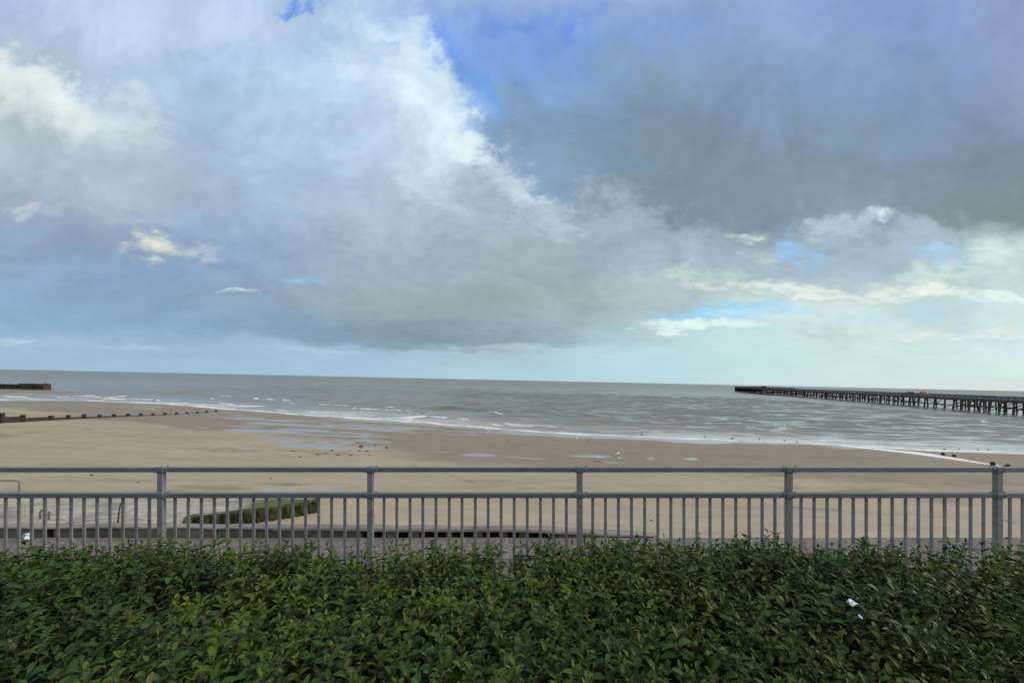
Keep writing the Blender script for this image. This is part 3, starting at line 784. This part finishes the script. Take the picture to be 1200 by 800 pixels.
# ------------------------------------------------------------------ left: low concrete apron with a mossy edge
def apron():
    zt = float(beach(-12, 16)) + .55
    def on(px, py):
        d = ray(px, py); t = (zt - CAM.z) / d.z; p = CAM + d * t; return (p.x, p.y)
    root_p = on(150, 600)
    r = empty('concrete_apron', (root_p[0], root_p[1], zt - .42))
    tag(r, 'pale concrete apron with a green mossy broken edge at the foot of the wall', 'apron')
    # far edge and joints follow rows on the photograph
    rowA = [(-260, 583), (0, 583), (120, 581), (240, 582), (340, 583.5), (374, 584.5)]
    rowB = [(-260, 601), (0, 597), (62, 594), (100, 591.5), (180, 588), (240, 586.5), (340, 587.5), (364, 587.5)]
    rowC = [(-260, 622), (0, 614), (80, 611), (110, 607), (150, 603), (180, 600), (240, 595.5), (300, 592.5), (350, 588.6)]
    near = [(-320, 690), (0, 660), (120, 655), (200, 650), (218, 614), (223, 604.5), (262, 600.8), (300, 597), (322, 594.5), (345, 590.5)]
    def dens(row, n=60):
        P = [on(*p) for p in row]; L = [0]
        for a, b in zip(P, P[1:]): L.append(L[-1] + math.hypot(b[0] - a[0], b[1] - a[1]))
        t = np.linspace(0, L[-1], n); return np.stack([np.interp(t, L, [p[0] for p in P]), np.interp(t, L, [p[1] for p in P])], -1)
    rows = [dens(rowA), dens(rowB), dens(rowC), dens(near)]
    r2 = []
    for a_, b_ in zip(rows, rows[1:]): r2 += [a_, a_ * .52 + b_ * .48]
    rows = r2 + [rows[-1]]
    tip = on(330, 590)
    def moss(p):
        # strongest along the right-hand, seaward corner
        d = math.hypot(p[0] - tip[0], (p[1] - tip[1]) * .8); return float(np.clip(1.25 - d / 1.9, 0, 1))
    for ri in range(6):
        A, B = rows[ri], rows[ri + 1]; n = len(A); V = []; ms = []; K = 8
        for i in range(n):
            for j in range(K + 1):
                t = j / K; g = .03
                t2 = g / 2 + t * (1 - g); p = A[i] * (1 - t2) + B[i] * t2
                sink = .06 if (j == 0 and ri) or (j == K and ri < 5) else 0
                z = zt + (float(fbm(p[0] * .8, p[1] * .8, 7, 3)) - .5) * .07 - sink - (ri == 0) * .02
                V.append((p[0], p[1], z)); ms.append(moss(p))
        # skirt: drop the outer edges to the sand
        F_ = [(a * (K + 1) + b, (a + 1) * (K + 1) + b, (a + 1) * (K + 1) + b + 1, a * (K + 1) + b + 1) for a in range(n - 1) for b in range(K)]
        def skirt(idx):
            base = len(V)
            for k in idx: V.append((V[k][0], V[k][1], zt - 1.2)); ms.append(ms[k])
            for q in range(len(idx) - 1): F_.append((idx[q], idx[q + 1], base + q + 1, base + q))
        if ri == 0: skirt([i * (K + 1) for i in range(n)])
        V2 = np.array(V) - np.array(r.location); 
        link('apron_slab', mesh_np('apron_slab', V2, np.array(F_), False, {'moss': np.array(ms)}), M_apron, r)
    # the mossy face: a hanging, lumpy band from the wall out to the tip
    edge_px = [(219, 613), (223, 604.5), (262, 600.8), (300, 597), (322, 594.5), (345, 590.5), (374, 584.6)]
    E = dens(edge_px, 150); V = []; K = 10
    for i, p in enumerate(E):
        g = float(beach(p[0], p[1])); ztop = zt + .02
        if i > 0: tdir = E[i] - E[i - 1]
        else: tdir = E[1] - E[0]
        nrm = np.array([tdir[1], -tdir[0]]); nrm = nrm / (np.linalg.norm(nrm) + 1e-9)
        for j in range(K + 1):
            t = j / K; lump = (float(fbm(i * .35, j * .22, 77, 4)) - .5) * .22 * (t > 0)
            bul = .08 - .12 * t + lump * 1.4
            q = p + nrm * (bul if t > 0 else -.15); V.append((q[0], q[1], ztop + (g - .1 - ztop) * t + (0.03 if j == 1 else 0)))
    F_ = [(a * (K + 1) + b, (a + 1) * (K + 1) + b, (a + 1) * (K + 1) + b + 1, a * (K + 1) + b + 1) for a in range(len(E) - 1) for b in range(K)]
    link('mossy_edge', mesh_np('mossy_edge', np.array(V) - np.array(r.location), np.array(F_), True), M_mossface, r)
    return zt, on
ZT, on_apron = apron()
# hand rails and a leaning stump on the apron
def pipe_at(px, py_foot, z): 
    x, y = on_apron(px, py_foot); return Vector((x, y, z))
fx, fy = on_apron(22, 606)
r = empty('handrail', (fx, fy, ZT)); tag(r, 'thin bent pipe handrail entering from the left edge above the concrete apron', 'handrail')
zt2 = CAM.z + ray(22, 563).z * fy - ZT
mb = MB(); pts = [(0, 0, -.1), (0, 0, zt2 - .12), (-.02, 0, zt2 - .05), (-.08, 0, zt2 - .01), (-.16, 0, zt2)] + [(-3.2, -.1, zt2 + .0)]
mb.tube(pts, .026, 8); mb.build('pipe', M_galv, r, True)
mb = MB(); mb.tube([(-3.2, -.1, -.1), (-3.2, -.1, zt2)], .03, 8); mb.build('post', M_galv, r, True)
fx, fy = on_apron(47, 608); r = empty('broken_handrail', (fx, fy, ZT)); tag(r, 'short broken handrail with two stub posts and a pale sloping bar on the apron', 'handrail')
mb = MB(); mb.tube([(0, 0, -.1), (0, 0, .26), (.05, 0, .34), (.12, 0, .36)], .028, 8); mb.build('post', M_galv, r, True)
mb = MB(); mb.tube([(.32, 0, -.1), (.32, 0, .27)], .03, 8); mb.build('post', M_galv, r, True)
mb = MB(); mb.tube([(.12, 0, .36), (.30, 0, .345), (.70, -.02, .14), (1.08, -.04, -.01)], .027, 8); mb.build('sloping_bar', M_palepipe, r, True)
fx, fy = on_apron(138, 612); r = MB(); r.tube([(0, 0, -.1), (.03, 0, .35), (.07, .02, .72)], .022, 7); o = r.build('stake', M_wood, None, True); o.location = (fx, fy, ZT)
tag(o, 'thin dark leaning stake standing on the apron left of the second fence post', 'stake')

# ------------------------------------------------------------------ groyne on the left
def groyne_left():
    data = [(-62, 497.5, 13), (-30, 496.6, 12.5), (2.6, 495.6, 12), (26.5, 494.3, 8.6), (60, 492.4, 5.8), (79.6, 491.3, 5.4), (98.6, 490.3, 5.2), (116.5, 489.4, 3.8), (133.5, 488.5, 3.4),
            (150, 487.9, 3.3), (165, 487.4, 3.2), (179.5, 486.6, 2.8), (193.3, 486, 2.6), (206.8, 485.4, 2.8), (218.9, 484.7, 1.8), (231.2, 483.9, 1.8), (242.2, 483, 1.7), (253.2, 482.3, 1.8)]
    P = [hit(a, b) for a, b, _ in data]
    r = empty('timber_groyne', P[2]); tag(r, 'long dark timber groyne with square posts running down the sand at left', 'groyne')
    o0 = P[2]
    for (px, py, h), p in zip(data, P):
        hh = h * p.y / 433; q = p - o0
        mb = MB(); w = .30 + .05 * random.random()
        mb.box((q.x, q.y, q.z + hh / 2 - .4), (w, w, hh + .8), rot=Matrix.Rotation(random.uniform(-.05, .05), 3, 'Y') @ Matrix.Rotation(random.uniform(0, .6), 3, 'Z'), bevel=.02)
        mb.build('post', M_wood, r)
    for i in range(len(P) - 1):
        a, b = P[i] - o0, P[i + 1] - o0; px = data[i][0]
        hb = float(np.interp(px, [0, 26, 60, 100, 150, 190, 253], [.75, .5, .34, .22, .16, .1, .05]))
        d = (b - a); L = d.length; ang = math.atan2(d.y, d.x); c = (a + b) / 2
        mb = MB()
        for q in range(3):
            mb.box((c.x, c.y, c.z + hb * (q + .5) / 3 - .02), (L - .02, .08, hb / 3 + .02 - .03), rot=Matrix.Rotation(ang, 3, 'Z') @ Matrix.Rotation(-math.asin(d.z / L), 3, 'Y'))
        mb.box((c.x, c.y, c.z - .3), (L, .10, .58), rot=Matrix.Rotation(ang, 3, 'Z') @ Matrix.Rotation(-math.asin(d.z / L), 3, 'Y'))
        mb.build('board', M_wood, r)
groyne_left()
# stumps of a buried groyne on the right
for i, (px, py, h, lab) in enumerate([(1105, 533.2, 3.0, 'dark timber stump in the foam, farthest left of the four at right'), (1118, 535, 2.4, 'smaller dark timber stump beside the foam line, second from left'),
        (1163, 545.2, 4.4, 'dark timber stump just above the right-hand fence post'), (1181, 548, 4.0, 'dark timber stump to the right of the right-hand fence post')]):
    p = hit(px, py); hh = h * p.y / 433
    mb = MB(); mb.tube([(0, 0, -.5), (0, 0, hh * .7), (.03, 0, hh)], [.17, .16, .12], 7)
    o = mb.build('groyne_stump', M_wood, None); o.location = p; o.rotation_euler = (.05, -.05, i)
    tag(o, lab, 'stump', 'stumps of a buried groyne at the water edge')

# ------------------------------------------------------------------ far left jetty
def jetty():
    Yj = 131.0; xe = px_x(51, Yj) ; r = empty('jetty', (xe, Yj, 0)); tag(r, 'low dark concrete jetty reaching out from the left edge of the beach', 'jetty')
    xm = px_x(22, Yj) - xe
    mb = MB(); mb.box(((xm + 0) / 2 - 1.2, 1.2, -.1), (-xm - 2.4, 2.4, 4.4), bevel=.1); mb.build('end_section', M_jetty, r)
    mb = MB(); mb.box((-1.2, 1.2, -.15), (2.39, 2.3, 4.4), bevel=.1); mb.build('end_cap', M_jettytip, r)
    mb = MB(); mb.box((xm - 75, 1.3, -.35), (150, 2.2, 4.2), bevel=.1)
    for k in range(48): mb.box((xm - 1.5 - k * 3.1, .12, 0), (.35, .3, 3.4))
    mb.build('wall', M_jetty, r)
    b = empty('beacon_pole', (px_x(54, Yj + 1.2), Yj + 1.2, 2.04)); tag(b, 'thin pale beacon pole standing on the tip of the jetty', 'beacon')
    mb = MB(); mb.tube([(0, 0, 0), (0, 0, 2.6)], .07, 8); mb.build('pole', M_pole, b, True)
    mb = MB(); mb.tube([(0, 0, 2.4), (0, 0, 2.8)], .16, 8); mb.build('lamp', M_pole, b, True)
    mb = MB(); mb.box((0, 0, .15), (.8, .8, .3), bevel=.05); mb.build('plinth', M_jettytip, b)
jetty()

# ------------------------------------------------------------------ the pier
def pier():
    P0 = Vector((155, 112, 0)); P1 = Vector((240, 379, 0)); d = (P1 - P0); L = d.length; d.normalize()
    ang = math.atan2(d.y, d.x)
    r = empty('pier', P0, (0, 0, ang)); tag(r, 'long low timber pier on dark piles stretching out to sea at right', 'pier')
    W = 6.0; DZ = 4.15; x0 = -.36 * L; xh = .64 * L
    rr = random.Random(5)
    def part(name, fn, mt=M_pier):
        mb = MB(); fn(mb); return mb.build(name, mt, r)
    def deck(mb):
        for k in range(-3, 4): mb.box(((x0 + xh) / 2, k * W / 6.4, 3.72), (xh - x0, .28, .5))
        mb.box(((x0 + xh) / 2, W / 2 + .12, 3.8), (xh - x0, .12, .62)); mb.box(((x0 + xh) / 2, -W / 2 - .12, 3.8), (xh - x0, .12, .62))
    part('deck_beams', deck)
    def planks(mb):
        x = x0
        while x < xh:
            l = rr.uniform(5, 9); mb.box((x + l / 2, 0, DZ - .02 + rr.uniform(-.05, .05)), (l - .03, W + .2, .18)); x += l
    part('deck_boards', planks, M_pierdeck)
    for sy in (-1, 1):
        def hr(mb):
            y = sy * W / 2; x = x0
            while x < xh:
                mb.box((x, y, DZ + .5), (.12, .12, 1.0)); x += 2.2
            for z in (.22, .4, .62, .82, 1.02): mb.box(((x0 + xh) / 2, y, DZ + z), (xh - x0, .07, .10))
        part('side_railing', hr, M_pierdeck)
    # trestles: three or four piles with cap, walers and diagonals, none of them quite alike
    x = x0 + 1
    while x < L - 2:
        head = x > xh; w = W if not head else 15
        mb = MB(); n = 4 if head else rr.choice([3, 3, 4])
        ztop = 3.5
        for k in range(n):
            y = -w / 2 + w * k / (n - 1) + rr.uniform(-.3, .3); lean = (.5 if k == 0 else -.5 if k == n - 1 else 0) * rr.choice([1, 1, .2])
            rad = rr.uniform(.17, .27); dx = rr.uniform(-.2, .2)
            mb.tube([(x + dx * 2, y - lean, -3), (x + dx, y - lean * .6, 0), (x, y, ztop)], rad, 7)
        mb.box((x, 0, ztop - .05), (.4, w + .6, .4)); 
        if rr.random() < .75: mb.box((x + .25, 0, rr.uniform(1.2, 1.8)), (.14, w, .28))
        if rr.random() < .75:
            s_ = rr.choice([-1, 1]); mb.tube([(x + .2, -s_ * w * .48, .6), (x + .2, s_ * w * .48, 3.2)], .13, 6)
        mb.build('trestle', M_pier, r)
        x += rr.choice([3.6, 4.0, 4.6, 5.2]) if not head else 5.5
    # longitudinal braces seen as X's far out
    for i in range(26):
        xb = .12 * L + i * .02 * L; y = -W / 2 * rr.choice([-1, 1])
        part('brace', lambda mb: mb.tube([(xb, y, .5), (xb + rr.choice([-1, 1]) * 4.5, y, 3.5)], .13, 6))
    # pier head: broader, higher, clad towards the sea
    def head(mb):
        mb.box(((xh + L) / 2, 2, 4.15), (L - xh, 16, .8))
        for k in range(17): mb.box((xh + (k + .5) * (L - xh) / 17, -6.25, 4.2), (.5, .22, 3.4))
    part('pier_head_deck', head)
    part('pier_head_parapet', lambda mb: (mb.box(((xh + L) / 2, -6.05, 5.05), (L - xh, .1, .95)), mb.box(((xh + L) / 2, 10.05, 5.0), (L - xh, .1, 1.0)), mb.box((L - .05, 2, 5.0), (.1, 16, 1.0))))
    part('fender_wall', lambda mb: (mb.box((L + .2, 2, 2.6), (.3, 16.4, 4.6)), mb.box(((xh + L) / 2, -6.6, 3.6), (L - xh, .3, 1.9)), mb.box((L * .95, -6.55, 3.4), (L * .1, .3, 4.6))))
    def on_pier(t, y, z): return P0 + d * (t * L) + Vector((-d.y, d.x, 0)) * y + Vector((0, 0, z))
    h = empty('pier_shelter', on_pier(.80, 1, 4.55), (0, 0, ang)); tag(h, 'tiny dark shelter standing on the far head of the pier', 'shelter')
    mb = MB(); mb.box((0, 0, .9), (4, 3, 1.8)); mb.build('hut', M_pier, h)
    mb = MB(); mb.prism([(-2.4, -1.9), (2.4, -1.9), (2.4, 1.9), (-2.4, 1.9)], 1.805, 1.95); mb.build('roof', M_pier, h)
    for k, t in enumerate((.77, .83, .845)):
        q = MB(); q.tube([(0, 0, 0), (0, 0, 2.1)], .14, 6); q.box((.2, 0, 2.1), (.6, .2, .15)); o = q.build('lamp_post', M_pier, None); o.location = on_pier(t, -3, 4.55)
        tag(o, ['lamp post nearest the land beside the pier head shelter', 'lamp post just seaward of the pier head shelter', 'lamp post farthest out on the pier head'][k], 'lamp post', 'lamp posts on the pier head')
    # tarpaulin covered heap
    def heap():
        n = 22; A, B = np.meshgrid(np.linspace(-1, 1, n), np.linspace(-1, 1, n))
        prof = np.clip(1 - np.abs(A) ** 3, 0, 1) * np.clip(1 - np.abs(B) ** 4, 0, 1)
        Z = prof * (1.9 + .35 * fbm(A * 3, B * 3, 8, 3)) * np.where(A < 0, 1, .8)
        me = mesh_np('orange_heap', np.stack([A * 2.0, B * 1.3, Z * .85], -1).reshape(-1, 3), grid_faces(n, n)); return me
    o = link('covered_heap', heap(), M_orange); o.location = on_pier(.146, -.4, DZ + .06); o.rotation_euler = (0, 0, ang)
    tag(o, 'low rounded orange-brown covered heap on the pier deck', 'covered heap')
    b = MB(); b.prism([(-2.2, -.9, .5), (2.2, -.9, 1.5), (2.2, .9, 1.5), (-2.2, .9, .5)], 0, 1); o = b.build('timber_stack', M_pier, None); o.location = on_pier(.178, -.5, DZ + .07); o.rotation_euler = (0, 0, ang + math.pi)
    tag(o, 'dark sloping stack of timber behind the orange-brown heap on the pier', 'timber stack')
    h = empty('pier_cabin', on_pier(-.012, -.2, DZ + .07), (0, 0, ang)); tag(h, 'low dark blue-grey cabin on the pier deck at the right edge', 'cabin')
    mb = MB(); mb.box((-3, 0, .9), (9, 2.6, 1.8), bevel=.04); mb.build('walls', M_shed, h)
    mb = MB(); mb.box((-3, 0, 1.87), (9.4, 3.0, .12), bevel=.03); mb.build('roof', M_shed, h)
    for k, (t, c) in enumerate(((.038, M_pole), (.052, M_orange))):
        q = MB(); q.box((0, 0, .45), (1.5, .9, .9), bevel=.08); q.box((0, 0, .95), (1.1, .6, .12), bevel=.03); o = q.build('crate', c, None); o.location = on_pier(t, -2, DZ + .07); o.rotation_euler = (0, 0, ang)
        tag(o, ['pale grey crate on the pier deck near the right edge', 'reddish crate on the pier deck beside the pale grey crate'][k], 'crate', 'crates on the pier deck')
pier()

# ------------------------------------------------------------------ dark stones in the pools
rocks = [(423,523.5,6,3.4,'largest dark stone among the pools'),(430,529,5,2,'flat dark stone just below the largest stone in the pools'),(421,528.5,3,2,'small dark stone to the left below the largest stone'),
 (453,524.5,4,2.4,'lone dark stone right of the largest one'),(440,522,2.6,1.2,'tiny dark stone between the largest and the lone one'),(389,528,3.4,2,'dark stone at the left end of the pools'),
 (433,533,2.6,1.4,'tiny dark stone nearest the dry sand below the large stone'),(422,534,2,1,'speck of dark stone low in the pool margin'),(343,528.5,7,1.2,'long flat dark streak of stone at far left of the pools'),(372,532.5,6,1.2,'low flat dark stone in the left part of the weed line'),
 (396,533,7,1.3,'low flat dark stone in the middle of the weed line'),(411,533.5,6,1.2,'low flat dark stone at the right of the weed line'),(352,535.5,5,1,'thin dark stone at the lower left of the weed line'),(382,531,4,1.2,'small dark stone in the weed line under the left stone'),
 (595,518.5,2.4,1.2,'tiny dark stone alone on the brown wet sand in the middle'),(763,609.5,5,1.4,'small dark flat stone on pale sand seen between fence bars'),(107,556.5,4.5,1.6,'small dark lump on the sand between top and middle rail at left'),(162,564.5,3.6,1,'smaller dark speck on the sand left of the second fence post'),
 (317,560.5,3,1,'faint dark speck on the sand above the mossy apron edge'),(690,517.5,2.6,1,'tiny dark stone near the wet sheen at the middle')]
for i, (px, py, w, h, lab) in enumerate(rocks):
    p = hit(px, py); sx = w * p.y / 433 / 2.3; sz = h * p.y / 433 * .5
    o = stone('beach_stone', p + Vector((0, 0, sz * .2)), (sx, sx * .8, sz), M_rock if py < 540 else M_weed, 100 + i)
    o.rotation_euler = (0, 0, random.uniform(-.5, .5))
    tag(o, lab, 'stone', 'dark stones scattered on the beach')
# line of weed and pebbles at the water's edge, each its own
for i, (px, py) in enumerate([(752,508.5),(826,511.8),(858,514),(890,515),(919,516.5),(934,518),(1022,526),(1107,526.5),(1124,526.8),(1146,527.2),(1158,527.4)]):
    p = hit(px, py); k = p.y / 433
    o = stone('weed_clump', Vector((p.x, p.y, .06)), (random.uniform(.8, 1.8) * k, .8 * k, .5 * k), M_weed, 300 + i)
    tag(o, 'small dark clump of weed in the foam at the water edge', 'weed clump', 'weed clumps along the water edge')

# ------------------------------------------------------------------ gulls
def make_gull():
    r = empty('gull', (0, 0, 0))
    mb = MB()
    mb.tube([(-.27, 0, .23), (-.20, 0, .24), (-.10, 0, .25), (0, 0, .25), (.09, 0, .265), (.145, 0, .30), (.17, 0, .345), (.19, 0, .375), (.225, 0, .375), (.245, 0, .37)],
            [(.03, .008), (.045, .03), (.075, .065), (.085, .08), (.075, .075), (.048, .05), (.036, .038), (.040, .040), (.030, .030), (.010, .010)], 10)
    mb.build('body', M_white, r, True)
    for sy in (-1, 1):
        mb = MB(); mb.tube([(.09, sy * .075, .275), (0, sy * .088, .275), (-.14, sy * .066, .262), (-.30, sy * .02, .25)], [(.012, .02), (.018, .055), (.016, .042), (.006, .01)], 8)
        mb.build('wing', M_wing, r, True)
        mb = MB(); mb.tube([(.0, sy * .03, .19), (-.01, sy * .03, .10), (.0, sy * .03, .0)], .007, 6); mb.box((.02, sy * .03, .004), (.06, .04, .008)); mb.build('leg', M_beak, r)
        mb = MB(); mb.tube([(.21, sy * .029, .385), (.212, sy * .033, .386)], .006, 6); mb.build('eye', M_rock, r)
    mb = MB(); mb.tube([(.24, 0, .37), (.275, 0, .365), (.295, 0, .355)], [.011, .009, .003], 6); mb.build('beak', M_beak, r)
    return r
g0 = make_gull()
spots = [(570.5,509.5,.3,'white gull standing alone near the water left of centre'),(676,516,1.2,'white gull standing on the wet sheen directly above the middle post'),
 (698,540,.2,'gull on the pool, left of the close pair right of the middle post'),(703,540.5,2.9,'gull on the pool, right of the close pair right of the middle post'),
 (727,541,3.4,'gull standing on the small pool farthest right'),(724,535,.8,'gull a little beyond the small pool, farther off than its neighbour')]
for i, (px, py, rz, lab) in enumerate(spots):
    if i == 0: g = g0
    else:
        g = g0.copy(); COL.objects.link(g)
        for c in list(g0.children):
            cc = c.copy(); COL.objects.link(cc); cc.parent = g
    g.location = hit(px, py); g.rotation_euler = (0, 0, rz); g.scale = (1.0,) * 3
    tag(g, lab, 'gull', 'gulls standing on the wet sand')
